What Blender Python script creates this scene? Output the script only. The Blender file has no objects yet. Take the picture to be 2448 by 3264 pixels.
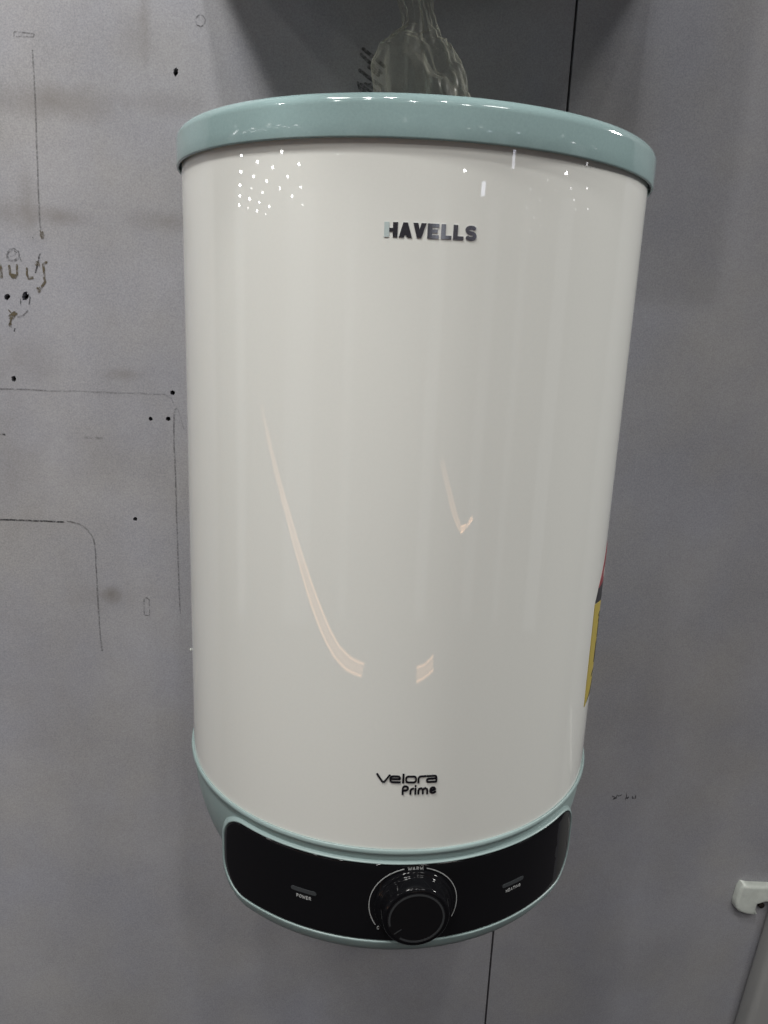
import bpy, bmesh, math, random
from mathutils import noise as mnoise
from mathutils import Vector, Matrix
from mathutils.geometry import delaunay_2d_cdt
random.seed(7)
S = bpy.context.scene
COL = S.collection
PI = math.pi

# ------------------------------------------------------------------ camera
# metres; the heater's axis is x = y = 0, z = 0 is the lower edge of its lid,
# its front looks along -y and the wall face is the plane y = WALL
WALL = 0.19
CAM = Vector((-0.08824, -0.62288, -0.0934))
RT = Vector((0.99296156, -0.11136533, 0.04031257))
UP = Vector((-0.01141745, 0.24877897, 0.96849299))
FW = Vector((0.11788546, 0.96213657, -0.24575645))
FPX = 2465.69                                   # focal length on the 2448 x 3264 photograph
cd = bpy.data.cameras.new('camera')
cd.lens = FPX / 3264 * 36.0
cd.sensor_width = 36.0
cd.clip_start = 0.01
cd.clip_end = 200
cam = bpy.data.objects.new('camera', cd)
COL.objects.link(cam)
m = Matrix.Identity(4)
for i in range(3):
    m[i][0], m[i][1], m[i][2], m[i][3] = RT[i], UP[i], -FW[i], CAM[i]
cam.matrix_world = m
S.camera = cam

# ------------------------------------------------------------------ world, exposure
W = bpy.data.worlds.new('World')
S.world = W
W.use_nodes = True
bg = W.node_tree.nodes['Background']
bg.inputs[0].default_value = (1.0, 0.92, 1.0, 1)
bg.inputs[1].default_value = 0.04
S.view_settings.view_transform = 'Standard'
S.view_settings.look = 'None'
S.view_settings.exposure = 0
S.view_settings.gamma = 1

# ------------------------------------------------------------------ lamps
def area(name, loc, target, sx, sy, watts, col=(1, 1, 1), shape='ELLIPSE', spread=180):
    l = bpy.data.lights.new(name, 'AREA')
    l.shape = shape
    l.size, l.size_y = sx, sy
    l.energy = watts
    l.color = col
    l.spread = math.radians(spread)
    o = bpy.data.objects.new(name, l)
    COL.objects.link(o)
    o.location = loc
    d = (Vector(target) - Vector(loc)).normalized()
    z = -d
    x = Vector((0, 0, 1)).cross(z).normalized()
    y = z.cross(x)
    o.matrix_world = Matrix(((x.x, y.x, z.x, loc[0]), (x.y, y.y, z.y, loc[1]), (x.z, y.z, z.z, loc[2]), (0, 0, 0, 1)))
    return o

# ceiling lamps over the aisle in front of the display wall, plus one added fill
# (x, y, z, diameter, watts)
NEAR = [(-0.70, -0.50, 1.32, 0.22, 17.5),       # lamp close to the wall, up on the left
        (-0.80, -1.05, 2.0, 0.14, 8.0), (-0.45, -0.95, 2.0, 0.14, 11.0),
        (-1.30, -2.0, 2.45, 0.14, 7.0), (0.25, -2.0, 2.45, 0.14, 12.0), (1.40, -2.2, 2.45, 0.60, 19.0),
        (-2.6, -2.6, 2.45, 0.14, 8.0), (2.3, 0.13, 0.95, 0.3, 36.0), (-3.0, -0.9, 1.9, 0.2, 7.0),  # the middle one is fill, added beside the wall to brighten the tank's right
        (-0.55, -3.2, 2.45, 0.14, 14.0), (0.9, -3.4, 2.45, 0.2, 10.0)]
for (x, y, z, dia, w) in NEAR:
    area('ceiling_and_fill_lamp', (x, y, z), (0.1 * x, 0.0, -0.25), dia, dia, w, (1.0, 0.985, 0.95))
# far rows of the same ceiling: they show as the small bright dots in the gloss
FAR = [[-14.372,0.846,.419,.039,1.0],[-14.821,-1.68,.438,.045,1.6],[-13.024,-4.811,.363,.042,1.6],[-13.04,-7.247,.37,.046,1.5],
[-14.832,-4.081,.407,.045,1.2],[-16.024,1.156,.527,.049,1.3],[-16.48,-1.216,.448,.045,1.0],[-14.985,-6.499,.394,.047,1.1],
[-16.655,-3.528,.448,.049,1.1],[-17.74,1.403,.55,.051,1.1],[-18.135,-0.876,.365,.037,.3],[-16.88,-5.884,.412,.048,.9],
[-15.179,-8.859,.378,.047,.9],[-18.42,-3.078,.428,.046,.7],[-19.359,1.642,.56,.052,.9],[-19.844,-0.53,.556,.056,1.0],
[-17.112,-8.256,.421,.051,.9],[-20.23,-2.675,.499,.053,.8],[-21.039,1.846,.611,.057,.9],[-21.605,-0.215,.434,.043,.25],
[-20.517,-4.859,.491,.055,.8],[-17.422,-10.58,.341,.043,.35],[-21.988,-2.346,.549,.058,.8],[-22.306,-4.478,.426,.047,.3],
[-9.29,-10.271,.2,.027,.25],[13.381,-6.487,.417,.059,1.8],[3.675,-14.377,.324,.049,1.3],[12.64,-9.134,.237,.034,.1],
[11.943,-11.639,.245,.036,.12],[14.393,-8.704,.263,.038,.08],[15.255,-6.268,.3,.042,.22],[16.084,-3.489,.337,.046,.25],
[14.08,-11.403,.272,.04,.1],[16.925,-6.08,.324,.045,.15],[13.635,-13.814,.285,.042,.12],[19.069,-3.516,.386,.052,.15],
[15.878,-13.854,.318,.047,.12],[18.051,-13.862,.348,.051,.1],[17.917,-16.479,.361,.054,.1],[6.375,-20.271,.278,.043,.1],
[18.466,-6.041,.338,.047,.06]]
for (x, y, sx, sy, b) in FAR:
    a = PI * sx * sy / 4
    area('far_ceiling_lamp', (x, y, 2.507), (0, 0, -0.1), sx, sy, 45 * b * PI * a)
# light boxes and screens down the hall, mirrored as short streaks
for (x, y, z, sx, sy, L, c) in [(3.158,-7.427,1.182,.26,.137,9,(.8,.83,1)),(4.731,-6.474,1.459,.186,.185,8,(.85,.87,1)),(-7.677,-2.137,1.634,.232,.129,7,(1,.97,.9)),
        (-1.724,-7.791,1.759,.09,.162,4,(1,.97,.92)),(-1.734,-7.78,1.85,.126,.038,12,(1,.97,.92)),(2.684,-7.53,1.658,.226,.063,14,(1,1,.97)),
        (6.753,-4.196,1.727,.136,.065,6,(1,1,1)),(-7.915,.58,1.689,.139,.102,3,(1,1,1)),(7.739,-1.97,1.428,.166,.053,6,(1,1,1))]:
    area('hall_screen', (x, y, z), (0, 0, -0.05), sx, sy, L * PI * sx * sy, c, 'RECTANGLE')

# tall dim lights added to mirror as faint upright bands and fill the tank
for (x, y, w, L) in [(-2.6, -1.6, .80, .40), (-3.1, .15, .35, .40), (-1.75, -2.6, .25, .34), (.25, -3.15, .32, .42), (1.5, -2.8, .30, .34), (2.8, -1.3, .45, .36), (2.2, -2.3, .2, .28)]:
    area('band_light', (x, y, -0.55), (0, 0, -0.55), w, 1.9, L * PI * w * 1.9, (.92, .97, 1), 'RECTANGLE')

# ------------------------------------------------------------------ materials
def mat(name, base, rough=0.5, metal=0.0, ior=1.45, coat=0.0, spec=0.5):
    M = bpy.data.materials.new(name)
    M.use_nodes = True
    p = M.node_tree.nodes['Principled BSDF']
    p.inputs['Base Color'].default_value = (*base, 1)
    p.inputs['Roughness'].default_value = rough
    p.inputs['Metallic'].default_value = metal
    p.inputs['IOR'].default_value = ior
    p.inputs['Coat Weight'].default_value = coat
    p.inputs['Coat Roughness'].default_value = 0.03
    p.inputs['Specular IOR Level'].default_value = spec
    return M

class N:                                        # small node helper
    def __init__(s, M): s.t = M.node_tree; s.p = s.t.nodes.get('Principled BSDF')
    def new(s, kind, **kw):
        n = s.t.nodes.new(kind)
        for k, v in kw.items():
            if k.startswith('i_'): n.inputs[k[2:].replace('_', ' ')].default_value = v
            else: setattr(n, k, v)
        return n
    def link(s, a, b): s.t.links.new(a, b)
    def math(s, op, a, b=None, clamp=False):
        n = s.t.nodes.new('ShaderNodeMath'); n.operation = op; n.use_clamp = clamp
        for i, v in enumerate((a, b)):
            if v is None: continue
            if isinstance(v, (int, float)): n.inputs[i].default_value = v
            else: s.link(v, n.inputs[i])
        return n.outputs[0]
    def noise(s, scale, detail=3, vec=None, rough=.5):
        n = s.t.nodes.new('ShaderNodeTexNoise'); n.inputs['Scale'].default_value = scale
        n.inputs['Detail'].default_value = detail; n.inputs['Roughness'].default_value = rough
        if vec is not None: s.link(vec, n.inputs['Vector'])
        return n.outputs['Fac']
    def coord(s): return s.t.nodes.new('ShaderNodeTexCoord').outputs['Object']
    def scaled(s, vec, sc, loc=(0, 0, 0), rot=(0, 0, 0)):
        n = s.t.nodes.new('ShaderNodeMapping'); s.link(vec, n.inputs[0])
        n.inputs['Location'].default_value = loc; n.inputs['Rotation'].default_value = rot; n.inputs['Scale'].default_value = sc
        return n.outputs[0]
    def mixc(s, fac, a, b, blend='MIX'):
        n = s.t.nodes.new('ShaderNodeMix'); n.data_type = 'RGBA'; n.blend_type = blend
        for i, v in ((0, fac), (6, a), (7, b)):
            if isinstance(v, (int, float)): n.inputs[i].default_value = v
            elif isinstance(v, tuple): n.inputs[i].default_value = (*v, 1)
            else: s.link(v, n.inputs[i])
        return n.outputs[2]
    def bump(s, h, strength, dist):
        n = s.t.nodes.new('ShaderNodeBump'); n.inputs['Strength'].default_value = strength
        n.inputs['Distance'].default_value = dist; s.link(h, n.inputs['Height']); s.link(n.outputs[0], s.p.inputs['Normal'])
    def ramp(s, fac, stops):
        n = s.t.nodes.new('ShaderNodeValToRGB'); s.link(fac, n.inputs[0])
        e = n.color_ramp.elements
        while len(e) < len(stops): e.new(0.5)
        for k, (pos, c) in enumerate(stops):
            e[k].position = pos; e[k].color = (*c, 1) if len(c) == 3 else c
        return n.outputs[0]

def grain(M, base, amp, scale=900, blotch=0.03, bscale=7):
    """a base colour with fine grain and faint slow blotches of its own"""
    n = N(M); v = n.coord()
    g = n.math('MULTIPLY', n.math('SUBTRACT', n.noise(scale, 2, v, .7), 0.5), amp * 2)
    b = n.math('MULTIPLY', n.math('SUBTRACT', n.noise(bscale, 3, v), 0.5), blotch * 2)
    k = n.math('ADD', n.math('ADD', g, b), 1.0)
    c = n.new('ShaderNodeVectorMath', operation='SCALE')
    c.inputs[0].default_value = base
    n.link(k, c.inputs['Scale'])
    n.link(c.outputs[0], n.p.inputs['Base Color'])
    return n

ENAMEL = mat('cream_enamel', (0.715, 0.724, 0.69), 0.012)
n = grain(ENAMEL, (0.715, 0.724, 0.69), 0.02, 500, 0.012, 9)
wv = n.noise(1.0, 2, n.scaled(n.coord(), (14, 14, 0.7)))
n.bump(wv, 0.0015, 0.004)
rv = n.ramp(n.noise(7, 4, n.coord(), .6), [(.45, (.012,) * 3), (.75, (.024,) * 3)])
n.link(rv, n.p.inputs['Roughness'])
TEAL = mat('pale_teal_plastic', (0.33, 0.47, 0.475), 0.07)
grain(TEAL, (0.275, 0.385, 0.388), 0.11, 700, 0.02, 12)
TEALSAT = mat('satin_teal_plastic', (0.33, 0.47, 0.475), 0.38)
grain(TEALSAT, (0.252, 0.330, 0.325), 0.09, 700, 0.02, 12)
GLASS = mat('black_gloss_panel', (0.006, 0.006, 0.007), 0.04, spec=0.42)
KNOB = mat('black_knob_plastic', (0.005, 0.005, 0.006), 0.045, spec=0.2)
KNOBF = mat('black_knob_face', (0.006, 0.006, 0.007), 0.32, spec=0.30)
GREYP = mat('grey_print', (0.036, 0.039, 0.042), 0.45)
BAR = mat('smoked_indicator', (0.045, 0.05, 0.054), 0.35)
WHITEP = mat('white_print', (0.36, 0.37, 0.37), 0.5)
CHROME = mat('dark_chrome_letter', (0.55, 0.55, 0.60), 0.16, 1.0)
CHROMEL = mat('pale_teal_letter', (0.46, 0.54, 0.54), 0.25)
INK = mat('black_letter', (0.008, 0.008, 0.012), 0.25)
GAPDARK = mat('dark_brown_core', (0.020, 0.014, 0.011), 0.9)
WHITEPL = mat('off_white_plastic', (0.64, 0.68, 0.63), 0.5)
grain(WHITEPL, (0.64, 0.68, 0.63), 0.10, 260, 0.22, 60)
GREYBOX = mat('grey_box_paint', (0.30, 0.295, 0.305), 0.6)
grain(GREYBOX, (0.33, 0.33, 0.325), 0.10, 900, 0.06, 9)

# painted board: grey with fine grain, blotches, rubbed smudges where the board is dirty
BOARD = mat('grey_painted_board', (0.40, 0.40, 0.42), 0.62, spec=0.3)
def build_board():
    n = N(BOARD); v = n.coord()
    g = n.math('MULTIPLY', n.math('SUBTRACT', n.noise(620, 2, v, .8), 0.5), 0.75)
    g2 = n.math('MULTIPLY', n.math('SUBTRACT', n.noise(170, 2, v, .6), 0.5), 0.07)
    b = n.math('MULTIPLY', n.math('SUBTRACT', n.noise(6.5, 5, v, .66), 0.5), 0.42)
    st = n.math('MULTIPLY', n.math('SUBTRACT', n.noise(1.0, 3, n.scaled(v, (9, 9, 2.2))), 0.5), 0.10)
    k = n.math('ADD', n.math('ADD', n.math('ADD', g, g2), n.math('ADD', b, st)), 1.0)
    hue = n.mixc(n.ramp(n.noise(5, 4, v, .6), [(.36, (0, 0, 0)), (.64, (1, 1, 1))]), (0.324, 0.328, 0.364), (0.347, 0.342, 0.348))
    sp = n.new('ShaderNodeVectorMath', operation='SCALE')
    n.link(hue, sp.inputs[0]); n.link(k, sp.inputs['Scale'])
    col = sp.outputs[0]
    # smudges: (x, z, half width, half height, strength) on the board
    for (x, z, a, h, s) in SMUDGE:
        d = n.scaled(v, (1 / a, 0, 1 / h), (-x / a, 0, -z / h))
        ln = n.new('ShaderNodeVectorMath', operation='LENGTH'); n.link(d, ln.inputs[0])
        wob = n.math('ADD', ln.outputs['Value'], n.math('MULTIPLY', n.math('SUBTRACT', n.noise(45, 3, v), .5), .9))
        f = n.math('MULTIPLY', n.math('SUBTRACT', 1.0, wob, True), s * 0.9)
        col = n.mixc(f, col, (0.17, 0.155, 0.14))
    n.link(col, n.p.inputs['Base Color'])
    n.bump(n.noise(420, 3, v), 0.10, 0.0006)

def mark_mat(name, col, alpha, scale=420, lo=.42, hi=.6, rough=.7):
    """a worn mark: pigment that is patchy, so the board shows through it"""
    M = mat(name, col, rough, spec=0.2)
    n = N(M); v = n.coord()
    f = n.ramp(n.noise(scale, 3, v, .7), [(lo, (0, 0, 0)), (hi, (1, 1, 1))])
    n.link(n.math('MULTIPLY', f, alpha), n.p.inputs['Alpha'])
    return M
PENCIL = mark_mat('pencil_graphite', (0.05, 0.05, 0.055), 0.75, 420, .34, .56)
PENCILF = mark_mat('faint_pencil_graphite', (0.06, 0.06, 0.065), 0.42, 420, .36, .60)
PENCILFF = mark_mat('rubbed_pencil_graphite', (0.07, 0.07, 0.075), 0.26, 420, .36, .62)
GLUE = mark_mat('dried_glue_brown', (0.12, 0.10, 0.065), 0.85, 260, .34, .56)
MARKER = mark_mat('old_marker_ink', (0.018, 0.018, 0.02), 0.62, 200, .30, .62)

# ------------------------------------------------------------------ mesh helpers
def obj(name, verts, faces, M, parent=None, smooth=True, loc=None):
    me = bpy.data.meshes.new(name)
    me.from_pydata([tuple(v) for v in verts], [], faces)
    bm = bmesh.new(); bm.from_mesh(me)
    bmesh.ops.recalc_face_normals(bm, faces=bm.faces[:])
    bm.to_mesh(me); bm.free()
    if smooth: me.polygons.foreach_set('use_smooth', [True] * len(me.polygons))
    me.materials.append(M)
    o = bpy.data.objects.new(name, me)
    COL.objects.link(o)
    if parent is not None:
        o.parent = parent
        o.matrix_parent_inverse = Matrix.Translation(-world_loc(parent))
    me.update()
    return o
def world_loc(o):
    v = Vector(o.location)
    return v if o.parent is None else Vector((0, 0, 0)) if o.type == 'MESH' else v
def sharp(o, deg=35):
    me = o.data
    bm = bmesh.new(); bm.from_mesh(me)
    for e in bm.edges:
        if len(e.link_faces) == 2 and e.calc_face_angle(0) > math.radians(deg): e.smooth = False
    bm.to_mesh(me); bm.free()
    return o
def tag(o, label=None, cat=None, group=None, kind=None):
    for k, v in (('label', label), ('category', cat), ('group', group), ('kind', kind)):
        if v: o[k] = v
    return o
def revolve(prof, n=256, tilt=0.0, cap=True):
    """closed-round surface from (radius, z) pairs"""
    V, F = [], []
    for (r, z) in prof:
        for k in range(n):
            a = 2 * PI * k / n
            x, y = r * math.sin(a), -r * math.cos(a)
            V.append((x, y, z - tilt * x))
    for j in range(len(prof) - 1):
        for k in range(n):
            F.append((j * n + k, j * n + (k + 1) % n, (j + 1) * n + (k + 1) % n, (j + 1) * n + k))
    if cap:
        F.append(tuple(range(n)))
        F.append(tuple((len(prof) - 1) * n + k for k in range(n)))
    return V, F
def cyl(u, z, rho, ref=0.172):
    a = u / ref
    return Vector((rho * math.sin(a), -rho * math.cos(a), z))
def loft(rings, close_last=True):
    V, F = [], []
    n = len(rings[0])
    for r in rings: V += r
    for j in range(len(rings) - 1):
        for k in range(n):
            F.append((j * n + k, j * n + (k + 1) % n, (j + 1) * n + (k + 1) % n, (j + 1) * n + k))
    return V, F

# --- flat shapes from strokes, united by a constrained triangulation, laid on a surface and given thickness
def stroke_polys(pts, w, rnd=False):
    P = []
    for (a, b) in zip(pts[:-1], pts[1:]):
        dx, dy = b[0] - a[0], b[1] - a[1]; l = math.hypot(dx, dy)
        if l < 1e-9: continue
        nx, ny = -dy / l * w / 2, dx / l * w / 2
        P.append([(a[0] + nx, a[1] + ny), (a[0] - nx, a[1] - ny), (b[0] - nx, b[1] - ny), (b[0] + nx, b[1] + ny)])
    js = pts if rnd else pts[1:-1]
    for c in js:
        P.append([(c[0] + w / 2 * math.cos(t * PI / 5 + .13), c[1] + w / 2 * math.sin(t * PI / 5 + .13)) for t in range(10)])
    return P
def union(polys, extra=()):
    vs, fs = [], []
    for p in polys:
        if sum(p[i - 1][0] * p[i][1] - p[i][0] * p[i - 1][1] for i in range(len(p))) < 0: p = p[::-1]
        fs.append(list(range(len(vs), len(vs) + len(p)))); vs += [Vector(q) for q in p]
    r = delaunay_2d_cdt(vs, [], fs, 0, 1e-9, True)
    return [tuple(v) for v in r[0]], [tuple(f) for f, o in zip(r[2], r[5]) if o]
def raised(name, polys, place, h, M, parent, base=-0.0003, sub=None):
    """place(x, y, d) puts a flat point at height d above its surface"""
    v2, tris = union(polys)
    if not tris: return None
    if sub:                                       # split long faces so that they follow a curved surface
        bm = bmesh.new(); bv = [bm.verts.new((x, y, 0)) for x, y in v2]
        for t in tris:
            try: bm.faces.new([bv[i] for i in t])
            except ValueError: pass
        for _ in range(6):
            es = [e for e in bm.edges if abs(e.verts[0].co.x - e.verts[1].co.x) > sub]
            if not es: break
            bmesh.ops.subdivide_edges(bm, edges=es, cuts=1)
        bmesh.ops.triangulate(bm, faces=bm.faces[:])
        bm.verts.index_update()
        v2 = [(v.co.x, v.co.y) for v in bm.verts]; tris = [tuple(v.index for v in f.verts) for f in bm.faces]; bm.free()
    nv = len(v2)
    V = [place(x, y, h) for x, y in v2] + [place(x, y, base) for x, y in v2]
    F = list(tris)
    cnt = {}
    for t in tris:
        for a, b in ((t[0], t[1]), (t[1], t[2]), (t[2], t[0])):
            k = (min(a, b), max(a, b)); cnt.setdefault(k, []).append((a, b))
    for k, e in cnt.items():
        if len(e) == 1:
            a, b = e[0]; F.append((b, a, a + nv, b + nv))
    return obj(name, V, F, M, parent, smooth=False)
def arc(cx, cy, rx, ry, a0, a1, n=10):
    return [(cx + rx * math.cos(math.radians(a0 + (a1 - a0) * i / n)), cy + ry * math.sin(math.radians(a0 + (a1 - a0) * i / n))) for i in range(n + 1)]

# ------------------------------------------------------------------ wall: two boards on a dark core
def at(u, v, y=WALL):
    """the point of the plane at depth y that the photograph shows at pixel (u, v)"""
    d = FW + RT * ((u - 1224) / FPX) - UP * ((v - 1632) / FPX)
    return CAM + d * ((y - CAM.y) / d.y)
def wp(u, v):
    p = at(u, v); return (p.x, p.z)

SMUDGE = [(*wp(170, 325), .085, .020, .55), (*wp(520, 330), .05, .014, .28), (*wp(190, 690), .036, .012, .55), (*wp(20, 680), .03, .018, .45),
          (*wp(90, 640), .012, .045, .35), (*wp(540, 705), .05, .013, .42), (*wp(390, 1193), .028, .009, .45), (*wp(355, 1895), .013, .013, .75),
          (*wp(330, 1900), .05, .02, .25), (*wp(60, 1150), .05, .05, .35), (*wp(30, 1480), .05, .08, .30), (*wp(460, 40), .008, .05, .40),
          (*wp(120, 2200), .09, .14, .20), (*wp(430, 110), .03, .03, .25), (*wp(2100, 2300), .05, .12, .18), (*wp(1990, 400), .05, .09, .20), (*wp(300, 1450), .05, .05, .18)]
build_board()

SEAM = 0.1768
X0, X1, Z0, Z1 = -0.75, 1.05, -1.45, 0.62
TH = 0.012
def blob(cx, cz, rx, rz, n=14, jag=0.0, rot=0.0):
    out = []
    for k in range(n):
        a = 2 * PI * k / n; r = 1 + random.uniform(-jag, jag)
        x, z = rx * r * math.cos(a), rz * r * math.sin(a)
        out.append((cx + x * math.cos(rot) - z * math.sin(rot), cz + x * math.sin(rot) + z * math.cos(rot)))
    return out
HOLES = [(560, 229, 9, 14, .2, 12), (550, 1252, 9, 9.5, .06, 0), (480, 1335, 7.5, 8, .06, 0), (536, 1335, 9, 8.5, .06, 0), (431, 1655, 8, 8.5, .14, 0),
         (44, 1207, 9, 11, .16, 8), (22, 946, 9, 13, .16, 40), (80, 946, 11, 17, .28, 25)]
PX = 0.000268                                    # one photograph pixel on the wall, metres
def panel(name, xa, xb, holes):
    polys = [[(xa, Z0), (xb, Z0), (xb, Z1), (xa, Z1)]]
    hl = []
    for (u, v, rx, rz, jag, rot) in holes:
        c = wp(u, v); hl.append(blob(c[0], c[1], rx * PX, rz * PX, 16, jag, math.radians(-rot)))
    vs = [Vector(q) for q in polys[0]]; es = [(i, (i + 1) % 4) for i in range(4)]
    for h in hl:
        b = len(vs); vs += [Vector(q) for q in h]; es += [(b + i, b + (i + 1) % len(h)) for i in range(len(h))]
    r = delaunay_2d_cdt(vs, es, [], 0, 1e-9)
    v2 = [tuple(v) for v in r[0]]
    def inside(p, poly):
        c = False
        for i in range(len(poly)):
            a, b = poly[i], poly[i - 1]
            if (a[1] > p[1]) != (b[1] > p[1]) and p[0] < (b[0] - a[0]) * (p[1] - a[1]) / (b[1] - a[1]) + a[0]: c = not c
        return c
    T = []
    for f in r[2]:
        c = (sum(v2[i][0] for i in f) / 3, sum(v2[i][1] for i in f) / 3)
        if not any(inside(c, h) for h in hl): T.append(tuple(f))
    nv = len(v2)
    V = [(x, WALL, z) for x, z in v2] + [(x, WALL + TH, z) for x, z in v2]
    F = list(T); cnt = {}
    for t in T:
        for a, b in ((t[0], t[1]), (t[1], t[2]), (t[2], t[0])):
            cnt.setdefault((min(a, b), max(a, b)), []).append((a, b))
    for e in cnt.values():
        if len(e) == 1: a, b = e[0]; F.append((b, a, a + nv, b + nv))
    return obj(name, V, F, BOARD, wall, smooth=False)
def box(x0, x1, y0, y1, z0, z1):
    V = [(x, y, z) for x in (x0, x1) for y in (y0, y1) for z in (z0, z1)]
    F = [(0, 1, 3, 2), (4, 6, 7, 5), (0, 4, 5, 1), (2, 3, 7, 6), (0, 2, 6, 4), (1, 5, 7, 3)]
    return V, F
wall = obj('wall', *box(X0 - .02, X1 + .02, WALL + TH + .002, WALL + .06, Z0 - .02, Z1 + .02), GAPDARK, None, False)
tag(wall, kind='structure')
left_board = panel('wall_board', X0, SEAM - 0.0013, HOLES)
right_board = panel('wall_board', SEAM + 0.0013, X1, [])

# marks on the boards
def onwall(x, z, d): return (x, WALL - d, z)
def pencil(pts, w, M, parent=left_board, name='pencil_line', rnd=False, wob=0.6):
    q = []
    for (a, b) in zip(pts[:-1], pts[1:]):
        n = max(1, int(math.hypot(b[0] - a[0], b[1] - a[1]) / 30))
        for i in range(n):
            t = i / n; q.append((a[0] + (b[0] - a[0]) * t + random.uniform(-wob, wob), a[1] + (b[1] - a[1]) * t + random.uniform(-wob, wob)))
    q.append(pts[-1])
    return raised(name, stroke_polys([wp(*p) for p in q], w * PX, rnd), onwall, 0.00025, M, parent, base=0.00005)
def px_arc(cx, cy, rx, ry, a0, a1, n=12): return arc(cx, cy, rx, ry, a0, a1, n)
pencil([(104, 160), (109, 240), (113, 330), (116, 430), (121, 560), (125, 680), (130, 742)], 5, PENCILF)
pencil([(0, 1239), (80, 1241), (150, 1245)], 5, PENCILF)
pencil([(150, 1246), (270, 1247)], 4, PENCILFF)
pencil([(270, 1248), (400, 1253), (525, 1257), (545, 1268), (556, 1290), (561, 1300)], 5, PENCILFF)
pencil([(561, 1302), (557, 1306), (555, 1330), (554, 1400), (559, 1500), (562, 1620), (567, 1760), (572, 1900), (575, 1955)], 5, PENCILF)
pencil([(562, 1300), (568, 1306), (575, 1330), (586, 1366), (592, 1366)], 4, PENCILFF)
pencil([(0, 1656), (70, 1658), (150, 1661), (205, 1664)], 6, PENCIL)
pencil(px_arc(214, 1752, 90, 90, -90, -8) + [(306, 1800), (311, 1880), (316, 1970), (321, 2040), (326, 2075)], 5.5, PENCILF)
pencil([(0, 1383), (17, 1385)], 6, PENCIL)
pencil([(268, 1393), (300, 1396), (328, 1397)], 8, PENCILFF)
pencil([(459, 1908), (460, 1960), (477, 1963), (476, 1912), (468, 1905), (459, 1908)], 4, PENCILF, wob=.2)
pencil([(46, 118), (43, 106), (48, 101), (108, 107), (110, 113), (106, 117), (50, 116)], 3.5, PENCILF, wob=.3)
pencil(px_arc(639, 66, 15, 18, 20, 380, 20), 4, PENCILF, wob=.3)
pencil(px_arc(42, 813, 20, 20, 0, 360, 18), 5, PENCILF, wob=.8)
pencil(px_arc(41, 814, 15, 15, 30, 330, 14), 2.5, PENCILF, wob=.8)
pencil([(47, 800), (49, 812), (33, 818)], 3, PENCILFF)
pencil([(66, 950), (66, 974)], 3, PENCIL)
pencil(px_arc(83, 952, 13, 17, -60, 30, 6) + [(93, 972)], 4, PENCIL)
pencil([(128, 805), (122, 830), (118, 850), (113, 870)], 5, PENCIL)
pencil([(48, 1046), (45, 1057)], 4, PENCIL, wob=.2)
pencil([(106, 975), (109, 978)], 5, PENCILF, wob=.2)
pencil([(64, 820), (69, 834)], 5, PENCILF, wob=.2)
# glue residue torn from the board, each patch its own
def glue(polys, name='glue_residue', M=GLUE, parent=left_board):
    P = []
    for p in polys:
        if p[0] == 's': P += stroke_polys([wp(*q) for q in p[2]], p[1] * PX, True)
        else:
            _, u, v, rx, ry, rot = p; c = wp(u, v); P.append(blob(c[0], c[1], rx * PX, ry * PX, 14, .3, math.radians(rot)))
    return raised(name, P, onwall, 0.0004, M, parent, base=0.0001)
glue([('b', 135, 750, 7, 13, 0), ('s', 3, [(128, 735), (132, 748)])])
glue([('s', 8, [(0, 842), (4, 860), (5, 884)])])
glue([('b', 45, 880, 13, 8, 0), ('s', 8, [(30, 848), (33, 875)]), ('s', 7, [(54, 845), (55, 875)])])
glue([('s', 7, [(86, 855), (86, 875), (92, 888)]), ('b', 98, 885, 12, 5, 0)])
glue([('s', 8, [(148, 836), (138, 842), (140, 862), (141, 885), (144, 898), (134, 913)]), ('b', 126, 923, 9, 9, 30)])
glue([('b', 120, 840, 9, 8, 20)])
glue([('b', 43, 1002, 15, 9, 40), ('b', 34, 1012, 9, 9, 0), ('s', 6, [(36, 1018), (32, 1030)]), ('s', 4, [(28, 988), (36, 998)])])
glue([('b', 34, 1036, 6, 8, 0)])
glue([('s', 5, [(58, 1010), (74, 1006), (88, 990)])], M=PENCILF)
glue([('b', 105, 757, 2.5, 3, 0)], M=PENCILF)
# handwriting: three rubbed figures on the right board
def scribble(strokes, w, M, parent, name='handwriting'):
    P = []
    for s in strokes: P += stroke_polys([wp(*q) for q in s], w * PX, True)
    return raised(name, P, onwall, 0.00025, M, parent, base=0.00005)
scribble([[(1952, 2537), (1958, 2540), (1956, 2546), (1964, 2540), (1968, 2534), (1972, 2538), (1982, 2533)], [(1954, 2548), (1966, 2543)]], 4.5, PENCIL, right_board)
scribble([[(1997, 2528), (1997, 2540), (1992, 2550)], [(1993, 2546), (2004, 2540), (1999, 2545)]], 4.5, PENCIL, right_board)
scribble([[(2016, 2538), (2016, 2544), (2025, 2544), (2026, 2536)]], 5.5, PENCIL, right_board)
# printed stripes on the board behind the bag
for st in ([(1158, 156), (1180, 174), (1225, 212)], [(1152, 174), (1172, 194), (1215, 232)], [(1176, 214), (1206, 240)], [(1147, 224), (1168, 242), (1215, 276)]):
    scribble([st], 12, MARKER, left_board, 'printed_stripe')
scribble([[(1140, 262), (1146, 284), (1166, 296)], [(1150, 268), (1168, 282), (1184, 296)], [(1164, 266), (1186, 280), (1206, 294)], [(1150, 280), (1164, 290)], [(1172, 272), (1180, 268)]], 8, MARKER, left_board, 'printed_stripe')

# ------------------------------------------------------------------ the water heater
heater = bpy.data.objects.new('water_heater', None)
COL.objects.link(heater)
heater.location = (0, 0, -0.53)
heater.empty_display_size = 0.05
tag(heater, 'cream cylindrical water heater with pale teal lid and black dial panel on grey wall', 'water heater')

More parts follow.
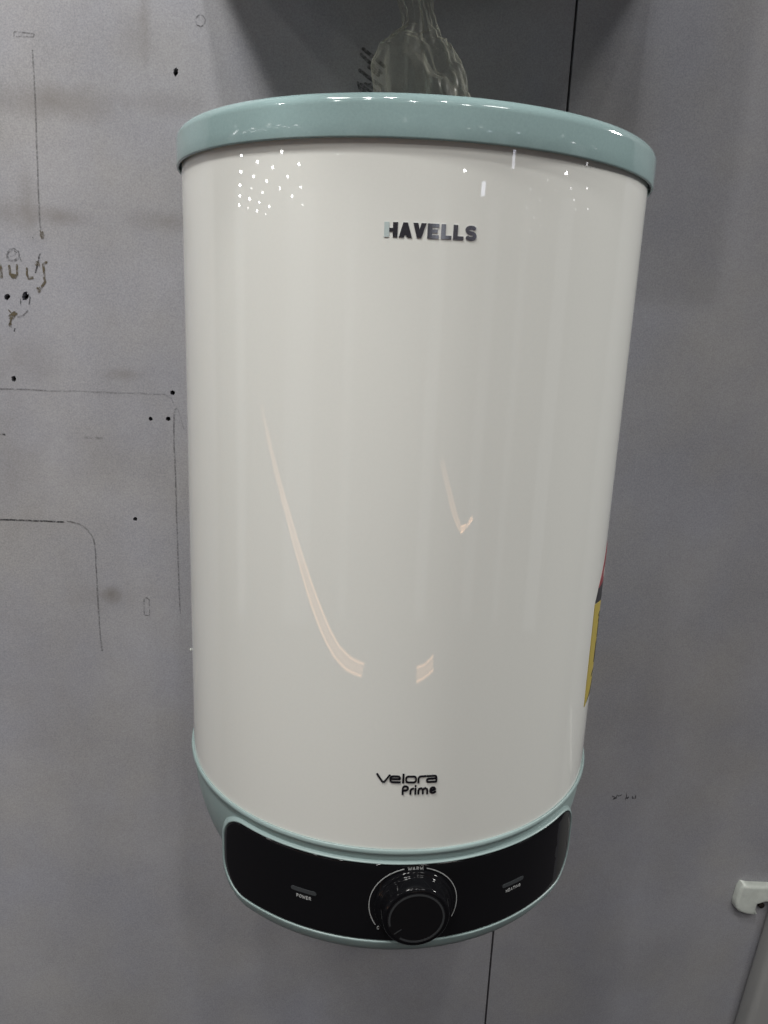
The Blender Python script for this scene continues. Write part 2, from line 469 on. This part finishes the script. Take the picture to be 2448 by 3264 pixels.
R = 0.170
body = obj('tank_body', *revolve([(0.150, 0.0065), (R, 0.0065), (R, -0.10), (R, -0.20), (R, -0.30), (R, -0.40), (R, -0.4495), (0.160, -0.4495)], 320), ENAMEL, heater)
sharp(body)
# lid: rounded shoulder, thin lip standing off the tank
RL, HL, RR = 0.1735, 0.0237, 0.0070
prof = [(0.1708, 0.006), (0.1712, 0.0035), (0.1717, 0.0008), (0.1719, 0.0001), (0.1723, -0.0002), (0.1729, -0.0001), (0.1733, 0.0003), (RL, 0.001)]
prof += [(RL, 0.008)]
prof += [(RL - RR + RR * math.cos(t * PI / 20), HL - RR + RR * math.sin(t * PI / 20)) for t in range(0, 11)]
prof += [(0.12, HL + 0.0012), (0.06, HL + 0.002)]
lid = obj('lid', *revolve(prof, 320, tilt=0.009), TEAL, heater)
sharp(lid, 50)
# trim ring at the foot of the tank
ring = obj('trim_ring', *revolve([(0.1695, -0.4495), (0.1702, -0.4486), (0.1712, -0.4485), (0.1718, -0.4492), (0.1721, -0.4506), (0.1720, -0.4518), (0.1713, -0.4525), (0.1702, -0.4531), (0.168, -0.4536)], 320, cap=False), TEALSAT, heater)
def bowl_r(z): return 0.1697 * math.sqrt(max(0.0, 1 - ((z + 0.4523) / 0.16) ** 2))
prof = [(bowl_r(z), z) for z in [-0.4525 - 0.0725 * k / 24 for k in range(25)]]
prof += [(prof[-1][0] - .003, -0.5275), (prof[-1][0] - .010, -0.529), (0.05, -0.5295)]
skirt = obj('bottom_cover', *revolve(prof, 256), TEALSAT, heater)

# control panel: rounded rectangle rolled round the front
PU, PW, PZ, PH, PR = -0.0006, 0.1576, -0.4911, 0.0314, 0.0245
def rrect(out, corner_n=12, top_n=64, side_n=4):
    w, h = PW + out, PH + out; r = max(PR + out, 0.0008); r = min(r, h)
    pts = []
    def line(a, b, n):
        for i in range(n): t = i / n; pts.append((a[0] + (b[0] - a[0]) * t, a[1] + (b[1] - a[1]) * t))
    def cor(cx, cy, a0):
        for i in range(corner_n): a = math.radians(a0 - 90 * i / corner_n); pts.append((cx + r * math.cos(a), cy + r * math.sin(a)))
    line((-w + r, h), (w - r, h), top_n); cor(w - r, h - r, 90)
    line((w, h - r), (w, -h + r), side_n); cor(w - r, -h + r, 0)
    line((w - r, -h), (-w + r, -h), top_n); cor(-w + r, -h + r, -90)
    line((-w, -h + r), (-w, h - r), side_n); cor(-w + r, h - r, 180)
    return pts
def rr_ring(out, rho, foot=0.0, side=0.0):
    res = []
    for (u, v) in rrect(out):
        if v < 0: v -= foot * min(1.0, -v / PH * 1.3)
        e = min(1.0, max(0.0, (abs(u) - (PW - 0.03)) / 0.03)); u += math.copysign(side * e, u)
        z = PZ + v
        rh = rho if not callable(rho) else rho(z)
        res.append(cyl(PU + u, z, rh))
    return res
V, F = loft([rr_ring(-0.0010, 0.1690), rr_ring(0.0002, 0.1716), rr_ring(0.0004, 0.1724), rr_ring(0.0008, 0.1727), rr_ring(0.0013, 0.1725, .0004), rr_ring(0.0017, 0.1714, .0043, .0026),
             rr_ring(0.0019, 0.1686, .0089, .0058), rr_ring(0.0021, 0.1630, .0114, .0086), rr_ring(0.0024, lambda z: min(bowl_r(max(z, -.524)) - 0.0012, 0.1615), .009, .0094)])
bezel = obj('panel_bezel', V, F, TEALSAT, heater)
rings = [rr_ring(0.0001, 0.1700), rr_ring(0.0, 0.1716), rr_ring(-0.0004, 0.1722), rr_ring(-0.0011, 0.1724)]
d = -0.0011
while d > -0.0295:
    d -= 0.0048; rings.append(rr_ring(max(d, -0.0300), 0.1724))
V, F = loft(rings)
nr = len(rings[0]); b = (len(rings) - 1) * nr
bot = lambda i: b + 156 - i
for i in range(64): F.append((b + i, b + i + 1, bot(i + 1), bot(i)))
F.append(tuple(b + k for k in range(64, 93))); F.append(tuple([b + k for k in range(156, nr)] + [b]))
glass = obj('control_panel', V, F, GLASS, heater)
bm = bmesh.new(); bm.from_mesh(glass.data)
bmesh.ops.triangulate(bm, faces=[f for f in bm.faces if len(f.verts) > 4]); bm.to_mesh(glass.data); bm.free()

def onglass(x, y, d): return cyl(x, y, 0.1724 + d)
def pill(cx, cz, w, h):
    r = h / 2
    return [[(cx + (w / 2 - r) * s + r * math.cos(math.radians(a)), cz + r * math.sin(math.radians(a))) for s, rng in ((1, range(-90, 91, 30)), (-1, range(90, 271, 30))) for a in rng]]
raised('indicator_light', pill(-0.0798, -0.4917, 0.0200, 0.0031), onglass, 0.0003, BAR, glass, sub=0.003)
raised('indicator_light', pill(0.0785, -0.4921, 0.0205, 0.0031), onglass, 0.0003, BAR, glass, sub=0.003)

# letter shapes as strokes in a unit box (x right, y up), then scaled
G = {
 'P': [[(.12, 0), (.12, 1), (.6, 1), (.82, .88), (.86, .72), (.8, .55), (.6, .45), (.12, .45)]],
 'O': [arc(.5, .5, .42, .5, 0, 360, 20)],
 'W': [[(0, 1), (.27, 0), (.5, .85), (.73, 0), (1, 1)]],
 'E': [[(.85, 1), (.15, 1), (.15, 0), (.85, 0)], [(.15, .5), (.75, .5)]],
 'R': [[(.12, 0), (.12, 1), (.6, 1), (.82, .88), (.86, .72), (.8, .55), (.6, .45), (.12, .45)], [(.5, .45), (.88, 0)]],
 'A': [[(0, 0), (.5, 1), (1, 0)], [(.22, .33), (.78, .33)]],
 'M': [[(.05, 0), (.1, 1), (.5, .25), (.9, 1), (.95, 0)]],
 'H': [[(.12, 0), (.12, 1)], [(.88, 0), (.88, 1)], [(.12, .5), (.88, .5)]],
 'T': [[(0, 1), (1, 1)], [(.5, 1), (.5, 0)]],
 'I': [[(.5, 0), (.5, 1)]],
 'N': [[(.1, 0), (.1, 1), (.9, 0), (.9, 1)]],
 'G': [arc(.5, .5, .44, .5, 50, 320, 16), [(.84, .2), (.9, .46), (.55, .46)]],
 'C': [arc(.5, .5, .44, .5, 45, 315, 14)],
}
def word(txt, x0, x1, zb, h, w, place, M, parent, widths=None, hgt=0.00025, name='letter', sub=None):
    ws = [(widths or {}).get(c, 1.0) for c in txt]; gap = 0.32
    tot = sum(ws) + gap * (len(txt) - 1); sc = (x1 - x0) / tot; x = x0
    for c, cw in zip(txt, ws):
        P = []
        for s in G[c]: P += stroke_polys([(x + p[0] * cw * sc, zb + p[1] * h) for p in s], w, False)
        raised(name, P, place, hgt, M, parent, base=0.0, sub=sub)
        x += (cw + gap) * sc
WD = {'I': .3, 'W': 1.35, 'M': 1.15, 'O': 1.1}
word('POWER', -0.0853, -0.0739, -0.4981, 0.0023, 0.00042, onglass, WHITEP, glass, WD)
word('HEATING', 0.0719, 0.0861, -0.4984, 0.0021, 0.00038, onglass, WHITEP, glass, WD)
word('WARM', -0.0060, 0.0046, -0.4637, 0.0024, 0.00038, onglass, WHITEP, glass, WD)
KU, KZ = -0.0007, -0.4922
for a0, a1 in ((104.5, 213), (75.5, -25)):
    raised('dial_arc', stroke_polys(arc(KU, KZ, 0.0312, 0.0305, a0, a1, 36), 0.00055, False), onglass, 0.00025, WHITEP, glass, base=0.0, sub=0.002)
word('C', -0.0256, -0.0238, -0.5124, 0.0022, 0.00042, onglass, WHITEP, glass)

# knob: a tapering drum with a rolled shoulder and a flat face
ka = KU / 0.172
kn = Vector((math.sin(ka), -math.cos(ka), 0)); kx = Vector((math.cos(ka), math.sin(ka), 0)); kz = Vector((0, 0, 1))
def kp(x, z, d): return kn * d + kx * x + kz * (KZ + 0.0012 + z)
def knob_rev(prof, n=96):
    V, F = [], []
    for (r, d) in prof:
        for k in range(n):
            a = 2 * PI * k / n; V.append(kp(r * math.cos(a), r * math.sin(a), d))
    for j in range(len(prof) - 1):
        for k in range(n): F.append((j * n + k, j * n + (k + 1) % n, (j + 1) * n + (k + 1) % n, (j + 1) * n + k))
    F.append(tuple((len(prof) - 1) * n + k for k in range(n)))
    return V, F
def fil(rc, dc, r, a0, a1, k=8): return [(rc + r * math.cos(math.radians(a0 + (a1 - a0) * i / k)), dc + r * math.sin(math.radians(a0 + (a1 - a0) * i / k))) for i in range(k + 1)]
knob = obj('knob', *knob_rev([(0.0274, 0.1695), (0.0278, 0.1722)] + fil(0.0260, 0.1736, 0.0018, 0, 80) + [(0.0250, 0.1757)] + fil(0.0258, 0.1773, 0.0014, 250, 185, 5) +
                              [(0.0238, 0.1810)] + fil(0.0212, 0.1841, 0.0022, 3, 88) + [(0.0203, 0.18632)], 160), KNOB, heater)
face = obj('knob_face', *knob_rev([(0.0203, 0.1858), (0.0203, 0.18640), (0.0199, 0.18650)]), KNOBF, knob, smooth=False)
def onknob(x, y, d): return kp(x, y, 0.18650 + d)
raised('knob_ring', stroke_polys(arc(0, 0, 0.0188, 0.0188, 262, 262 + 308 - 360 + 20, 1) if False else arc(0, 0, 0.0188, 0.0188, -125, 196, 80), 0.00135, False), onknob, 0.0002, GREYP, knob, base=-0.0001)
raised('knob_pointer', stroke_polys([(-0.0150, -0.0118), (-0.0100, -0.0082)], 0.0006, False), onknob, 0.0002, GREYP, knob, base=-0.0001)

# brand lettering: heavy raised capitals, the first upright of the H in pale teal
def ontank(x, y, d): return cyl(x, y, R + d, 0.1703)
def heavy(polys, M, name='brand_letter'): return raised(name, polys, ontank, 0.0004, M, body, base=-0.0002, sub=0.002)
zt, zb = -0.0424, -0.0504
def bar(x0, x1, z0, z1): return [(x0, z0), (x1, z0), (x1, z1), (x0, z1)]
heavy([bar(-.0391, -.0363, zb, zt)], CHROMEL)
zm = (zt + zb) / 2
heavy([bar(-.0342, -.0315, zb, zt), bar(-.0362, -.0340, zm - .0010, zm + .0009)], CHROME)
heavy([[(-.0308, zb), (-.0279, zb), (-.0259, zt), (-.0285, zt)], [(-.0233, zb), (-.0262, zb), (-.0285, zt), (-.0259, zt)], bar(-.0295, -.0246, zb + .0013, zb + .0031)], CHROME)
heavy([[(-.0229, zt), (-.0201, zt), (-.0181, zb), (-.0206, zb)], [(-.0155, zt), (-.0183, zt), (-.0206, zb), (-.0181, zb)]], CHROME)
heavy([bar(-.0148, -.0121, zb, zt), bar(-.0122, -.0083, zb, zb + .0020), bar(-.0122, -.0083, zt - .0020, zt), bar(-.0122, -.0090, zm - .0010, zm + .0010)], CHROME)
heavy([bar(-.0071, -.0045, zb, zt), bar(-.0046, -.0012, zb, zb + .0020)], CHROME)
heavy([bar(-.0002, .0024, zb, zt), bar(.0023, .0058, zb, zb + .0020)], CHROME)
sx = .01005
heavy(stroke_polys(arc(sx, zm + .00185, .0023, .0011, 20, 180, 8) + arc(sx, zm + .00185, .0023, .00185, 180, 270, 5) +
                   arc(sx, zm - .00165, .0023, .00165, 90, 0, 5) + arc(sx, zm - .0018, .0023, .0012, 0, -165, 8), .0021, False), CHROME)
# model lettering: thin extended strokes, then a rounded word under it
def thin(polys, name='model_letter'): return raised(name, polys, ontank, 0.0006, INK, body, base=-0.0002, sub=0.002)
w = .00118
def ST(*ss, ww=w, rnd=False):
    P = []
    for s in ss: P += stroke_polys(s, ww, rnd)
    return P
b0 = -.39625
thin(ST([(-.0301, -.3903), (-.0261, b0), (-.0249, b0), (-.0212, -.3907)]))
thin(ST([(-.0204, -.3939), (-.0146, -.3939), (-.0144, -.3928), (-.0150, -.3920), (-.0160, -.3918), (-.0193, -.3918), (-.0204, -.3923), (-.0209, -.3932), (-.0209, -.3950), (-.0203, -.3960), (-.0193, b0), (-.0138, b0)]))
thin(ST([(-.0122, -.3898), (-.0122, -.3968)], ww=.0013))
thin(ST([(-.0103, -.3932), (-.0099, -.3922), (-.0090, -.3918), (-.0049, -.3918), (-.0040, -.3922), (-.0036, -.3932), (-.0036, -.3949), (-.0040, -.3959), (-.0049, b0), (-.0090, b0), (-.0099, -.3959), (-.0103, -.3949), (-.0103, -.3932)]))
thin(ST([(-.0019, -.3968), (-.0019, -.3930), (-.0013, -.3921), (-.0004, -.3918), (.0032, -.3917)]))
thin(ST([(.0034, -.3917), (.0090, -.3917), (.0099, -.3920), (.0103, -.3929), (.0103, -.3967)], [(.0103, b0), (.0048, b0), (.0040, -.3959), (.0038, -.3950), (.0042, -.3941), (.0050, -.3938), (.0103, -.3938)]))
w2 = .00130
thin(ST([(-.0122, -.4052), (-.0122, -.4010), (-.0118, -.3998), (-.0108, -.3992), (-.0096, -.3994), (-.0088, -.4003), (-.0088, -.4013), (-.0094, -.4021), (-.0104, -.4024), (-.0121, -.4024)], ww=w2, rnd=True))
thin(ST([(-.0069, -.4050), (-.0069, -.4026), (-.0064, -.4015), (-.0051, -.4010)], ww=w2, rnd=True))
thin(ST([(-.0036, -.4050), (-.0036, -.4011)], [(-.0036, -.3991), (-.0036, -.39915)], ww=w2, rnd=True))
thin(ST([(-.0015, -.4049), (-.0015, -.4024), (-.0010, -.4013), (.0001, -.4009), (.0011, -.4014), (.0015, -.4025), (.0015, -.4049)], [(.0015, -.4025), (.0020, -.4014), (.0031, -.4009), (.0041, -.4014), (.0045, -.4025), (.0045, -.4049)], ww=w2, rnd=True))
thin(ST([(.0067, -.4032), (.0099, -.4021), (.0098, -.4014), (.0090, -.4007), (.0079, -.4007), (.0069, -.4014), (.0065, -.4026), (.0068, -.4039), (.0078, -.4047), (.0090, -.4047), (.0101, -.4040)], ww=w2, rnd=True))

# energy label wrapped round the right flank
def onside(x, y, d): return cyl(x, y, R + d, 0.170)
lx = lambda deg: math.radians(deg - 8.2) * 0.170
STY = mat('yellow_label', (0.42, 0.33, 0.06), 0.45); STR = mat('red_label', (0.24, 0.035, 0.045), 0.45); STK = mat('black_label', (0.02, 0.02, 0.025), 0.45); STW = mat('white_label_print', (0.5, 0.5, 0.48), 0.5)
label_sheet = raised('energy_label', [[(lx(62.6), -.297), (lx(63.4), -.383), (lx(68), -.3795), (lx(73), -.372), (lx(105), -.366), (lx(105), -.300), (lx(75), -.306), (lx(70), -.301)]], onside, 0.0004, STY, heater, base=0.0, sub=0.004)
raised('label_band', [[(lx(62.7), -.2965), (lx(70), -.3005), (lx(75), -.3055), (lx(105), -.300), (lx(105), -.286), (lx(74), -.287), (lx(64.8), -.286)]], onside, 0.0004, STK, label_sheet, base=0.0, sub=0.004)
raised('label_top', [[(lx(64.8), -.2857), (lx(74), -.2867), (lx(105), -.2857), (lx(105), -.255), (lx(80), -.256), (lx(75.5), -.262), (lx(70.6), -.270), (lx(67.2), -.2785)]], onside, 0.0004, STR, label_sheet, base=0.0, sub=0.004)
raised('label_print', [blob(lx(72), -.279, .004, .0035, 10, .2)], onside, 0.0006, STW, label_sheet, base=0.0002, sub=0.004)
for pl in (bar(lx(72), lx(100), -.3335, -.3225), bar(lx(71), lx(74), -.354, -.337), bar(lx(69.5), lx(72), -.3135, -.3115), bar(lx(70.5), lx(73.5), -.319, -.3165), bar(lx(68.5), lx(73), -.3635, -.3615),
           [(lx(64.8), -.3812), (lx(69), -.3765), (lx(72.5), -.370), (lx(73.5), -.3715), (lx(69), -.379)]):
    raised('label_print', [pl], onside, 0.0006, STK, label_sheet, base=0.0002, sub=0.004)
# a tiny white clip on the left flank
c = cyl(math.radians(-74.4 - 8.2) * 0.17, -0.3655, 0.1705, 0.17)
V, F = [], []
for k in range(8):
    a = 2 * PI * k / 8; V.append(c + Vector((-.0002, .0012 * math.cos(a), .0016 * math.sin(a))))
V.append(c + Vector((-.0016, 0, .0002)))
F = [(k, (k + 1) % 8, 8) for k in range(8)] + [tuple(range(8))]
obj('mounting_clip', V, F, WHITEPL, heater)

# ------------------------------------------------------------------ clear plastic bag behind the lid
BAG = bpy.data.materials.new('clear_plastic_film'); BAG.use_nodes = True
n = N(BAG); nt = BAG.node_tree
out = nt.nodes['Material Output']
p = n.p; p.inputs['Base Color'].default_value = (0.62, 0.62, 0.52, 1); p.inputs['Roughness'].default_value = 0.32
tr = nt.nodes.new('ShaderNodeBsdfTransparent'); tr.inputs[0].default_value = (0.97, 0.97, 0.95, 1)
lw = nt.nodes.new('ShaderNodeLayerWeight'); lw.inputs[0].default_value = 0.35
fz = n.noise(30, 3, n.scaled(n.coord(), (1, 1, .25)))
f = n.math('ADD', n.math('MULTIPLY', n.math('POWER', lw.outputs['Facing'], 2.2), 0.42), n.math('MULTIPLY', fz, 0.10), True)
at_ = nt.nodes.new('ShaderNodeAttribute'); at_.attribute_name = 'strand'
f = n.math('ADD', f, n.math('MULTIPLY', at_.outputs['Fac'], n.math('MULTIPLY', n.noise(22, 3, n.scaled(n.coord(), (1, 1, .4))), 1.15)), True)
mx = nt.nodes.new('ShaderNodeMixShader')
n.link(f, mx.inputs[0]); n.link(tr.outputs[0], mx.inputs[1]); n.link(p.outputs[0], mx.inputs[2]); n.link(mx.outputs[0], out.inputs[0])
rows0 = [(-90, 1240, 1390, .012), (-30, 1258, 1380, .012), (30, 1276, 1380, .012), (75, 1284, 1392, .012), (105, 1272, 1402, .016), (128, 1236, 1420, .022), (155, 1206, 1436, .028),
        (190, 1192, 1452, .034), (230, 1188, 1468, .038), (270, 1190, 1480, .040), (310, 1196, 1490, .040), (360, 1206, 1500, .038), (430, 1225, 1505, .03)]
rows = []
for (r0, r1) in zip(rows0[:-1], rows0[1:]):
    for i in range(3): rows.append(tuple(r0[j] + (r1[j] - r0[j]) * i / 3 for j in range(4)))
rows.append(rows0[-1])
NB = 144
V, F, ST_ = [], [], []
strands = [(PI * 1.02, .30, .10), (PI * 1.22, .45, .05), (PI * 1.36, .25, .04), (PI * 1.50, .6, .06), (PI * 1.58, .35, .03), (PI * 1.70, .55, .05), (PI * 1.80, .45, .04), (PI * 1.90, .7, .05), (PI * 1.985, .5, .09)]
for (v, l, r, dp) in rows:
    yy = WALL - 0.045
    cx, cz = (at((l + r) / 2, v, yy).x), at((l + r) / 2, v, yy).z
    hw = abs(at(r, v, yy).x - at(l, v, yy).x) / 2
    for k in range(NB):
        a = 2 * PI * k / NB
        fold = 1 + .16 * math.sin(3 * a + v * .010 + .6) + .10 * math.sin(5 * a - v * .016 + 2) + .035 * math.sin(11 * a + v * .02)
        q = Vector((1.6 * math.cos(a) - .004 * v, 1.6 * math.sin(a) + .002 * v, v * .006))
        fold += .42 * (abs(mnoise.noise(q * 1.3)) - .22) + .22 * (abs(mnoise.noise(q * 2.9)) - .2)
        x = hw * math.cos(a) * (1 + .28 * (fold - 1))
        y = dp * math.sin(a) * fold
        V.append((cx + x, yy + y, cz + .003 * math.sin(5 * a + v)))
        sw = .10 * math.sin(v * .011)
        ST_.append(min(1.0, sum(h * math.exp(-((a - c0 - sw) / w0) ** 2) for (c0, h, w0) in strands)))
for j in range(len(rows) - 1):
    for k in range(NB): F.append((j * NB + k, j * NB + (k + 1) % NB, (j + 1) * NB + (k + 1) % NB, (j + 1) * NB + k))
bag = obj('plastic_bag', V, F, BAG)
fa = bag.data.attributes.new('strand', 'FLOAT', 'POINT'); fa.data.foreach_set('value', ST_)
bag.modifiers.new('smooth', 'SUBSURF').render_levels = 1
tag(bag, 'crumpled clear plastic bag hanging against the wall behind the teal lid', 'plastic bag')

# ------------------------------------------------------------------ right edge: white bracket and grey box
def rounded_box(x0, x1, y0, y1, z0, z1, r, M, name, seg=3):
    me = bpy.data.meshes.new(name); bm = bmesh.new()
    V, F = box(x0, x1, y0, y1, z0, z1)
    bv = [bm.verts.new(v) for v in V]
    for f in F: bm.faces.new([bv[i] for i in f])
    bmesh.ops.recalc_face_normals(bm, faces=bm.faces[:])
    bmesh.ops.bevel(bm, geom=bm.edges[:], offset=r, segments=seg, affect='EDGES', profile=.5)
    bm.to_mesh(me); bm.free()
    me.polygons.foreach_set('use_smooth', [True] * len(me.polygons)); me.materials.append(M)
    o = bpy.data.objects.new(name, me); COL.objects.link(o)
    return o
yb = WALL - 0.011
pts = [at(*q, yb) for q in ((2388, 2826), (2372, 2822), (2362, 2834), (2348, 2878), (2346, 2896), (2358, 2909), (2380, 2917), (2404, 2920), (2417, 2917), (2411, 2903), (2417, 2886), (2440, 2879), (2530, 2886), (2530, 2834), (2440, 2828))]
v2 = [(p.x, p.z) for p in pts]
bm = bmesh.new()
fr = [bm.verts.new((x, yb, z)) for x, z in v2]
ff = bm.faces.new(fr)
ex = bmesh.ops.extrude_face_region(bm, geom=[ff])
bmesh.ops.translate(bm, verts=[g for g in ex['geom'] if isinstance(g, bmesh.types.BMVert)], vec=(0, 0.0105, 0))
bmesh.ops.recalc_face_normals(bm, faces=bm.faces[:])
bmesh.ops.bevel(bm, geom=[e for e in bm.edges if all(abs(v.co.y - yb) < 1e-6 for v in e.verts)], offset=.0042, segments=5, affect='EDGES', profile=.5)
me = bpy.data.meshes.new('wall_bracket'); bm.to_mesh(me); bm.free(); me.materials.append(WHITEPL)
me.polygons.foreach_set('use_smooth', [True] * len(me.polygons))
br = bpy.data.objects.new('wall_bracket', me); COL.objects.link(br); sharp(br, 50)
tag(br, 'off-white plastic bracket with a notched corner, fixed to the wall at the right edge', 'bracket')
c = at(2427, 2886, WALL - .003)
hole_disc = obj('bracket_hole', *[([(c.x + .004 * math.cos(a), WALL - d, c.z + .004 * math.sin(a)) for d in (.0005, .004) for a in [2 * PI * k / 16 for k in range(16)]]),
       [(k, (k + 1) % 16, 16 + (k + 1) % 16, 16 + k) for k in range(16)] + [tuple(range(16, 32))]], GAPDARK, br)  # dark disc standing in for the hole in the bracket's notch
p0 = at(2449, 3062, WALL - .03)
gb = rounded_box(0, 0.30, -0.030, -0.0005, -0.36, 0.16, .008, GREYBOX, 'wall_box')
gb.location = (p0.x, WALL, p0.z)
gb.rotation_euler = (0, 0.10, 0)
tag(gb, 'grey box mounted on the wall at the lower right corner, below the off-white bracket', 'box')

# ------------------------------------------------------------------ out of view: an added shade box, and the strips the gloss shows
# an unseen box added above the heater to shade the boards behind the bag
shade_ob = rounded_box(-0.185, 0.25, -0.23, WALL - .001, 0.240, 0.61, .006, GREYBOX, 'shade_box')
tag(shade_ob, 'unseen grey box added above the water heater to shade the wall', 'shade box')
# warm light strips low along a counter behind the photographer, mirrored in the tank
WARM = bpy.data.materials.new('warm_light_strip'); WARM.use_nodes = True
nt = WARM.node_tree; nt.nodes.remove(nt.nodes['Principled BSDF'])
em = nt.nodes.new('ShaderNodeEmission'); em.inputs[0].default_value = (1.0, 0.56, 0.31, 1); em.inputs[1].default_value = 3.0
nt.links.new(em.outputs[0], nt.nodes['Material Output'].inputs[0])
ga = nt.nodes.new('ShaderNodeAttribute'); ga.attribute_name = 'glow'
gm = nt.nodes.new('ShaderNodeMath'); gm.operation = 'MULTIPLY'; gm.inputs[1].default_value = 8.5
nt.links.new(ga.outputs['Fac'], gm.inputs[0]); nt.links.new(gm.outputs[0], em.inputs[1])
HZ = -1.193
PROF = [(-.10, 0), (.05, .7), (.11, .95), (.20, .30), (.5, .40), (.80, .30), (.89, .95), (.95, .7), (1.10, 0)]
def floor_strip(rows, fade=None, gain=1.0, name='light_strip'):
    """a low light strip whose glow is soft across its width"""
    V, F, GL = [], [], []
    m = len(PROF)
    for i, (a, b2) in enumerate(rows):
        fd = (fade[i] if fade else 1.0) * gain
        for t, g in PROF:
            V.append((a[0] * (1 - t) + b2[0] * t, a[1] * (1 - t) + b2[1] * t, HZ)); GL.append(g * fd)
        for q in (b2, a): V.append((q[0], q[1], HZ - .006)); GL.append(0.0)
    w = m + 2
    for i in range(len(rows) - 1):
        for k in range(w): F.append((w * i + k, w * i + (k + 1) % w, w * i + w + (k + 1) % w, w * i + w + k))
    F += [tuple(range(w)), tuple(w * (len(rows) - 1) + k for k in range(w - 1, -1, -1))]
    o = obj(name, V, F, WARM, None, False)
    at2 = o.data.attributes.new('glow', 'FLOAT', 'POINT'); at2.data.foreach_set('value', GL)
    return o
G1 = 'warm light strips along the counter behind the viewer'
tag(floor_strip([((-9.0, -1.38), (-9.0, -1.56)), ((-8.3, -1.425), (-8.28, -1.59)), ((-5.285, -1.559), (-5.233, -1.743)), ((-3.59, -1.645), (-3.51, -1.818)), ((-2.53, -1.65), (-2.43, -1.82)), ((-1.92, -1.63), (-1.82, -1.80)), ((-1.54, -1.63), (-1.46, -1.785)), ((-1.25, -1.65), (-1.21, -1.79)), ((-1.0, -1.70), (-0.98, -1.83)), ((-0.732, -1.785), (-0.734, -1.895))], [.25, .4, .6, .75, .85, .9, .9, .9, .9, .9]), 'long warm light strip on the left, mirrored in the tank', 'light strip', G1)
tag(floor_strip([((0.162, -1.90), (0.160, -2.02)), ((0.302, -1.92), (0.305, -2.03)), ((0.446, -1.946), (0.458, -2.073))]), 'short warm light strip in the middle, mirrored low in the tank', 'light strip', G1)
tag(floor_strip([((1.076, -5.716), (1.258, -5.687)), ((1.26, -3.90), (1.42, -3.85)), ((1.38, -3.45), (1.49, -3.43))], [.3, .7, 1.0]), 'thin warm light strip far behind on the right, mirrored in the tank', 'light strip', G1)
hook = floor_strip([((1.40, -3.36), (1.46, -3.52)), ((1.676, -3.42), (1.673, -3.49)), ((1.904, -3.49), (1.903, -3.58))], [1.5, .9, 1.6], 1.6)
tag(hook, 'short bright end of the warm light strip on the right, mirrored in the tank', 'light strip', G1)
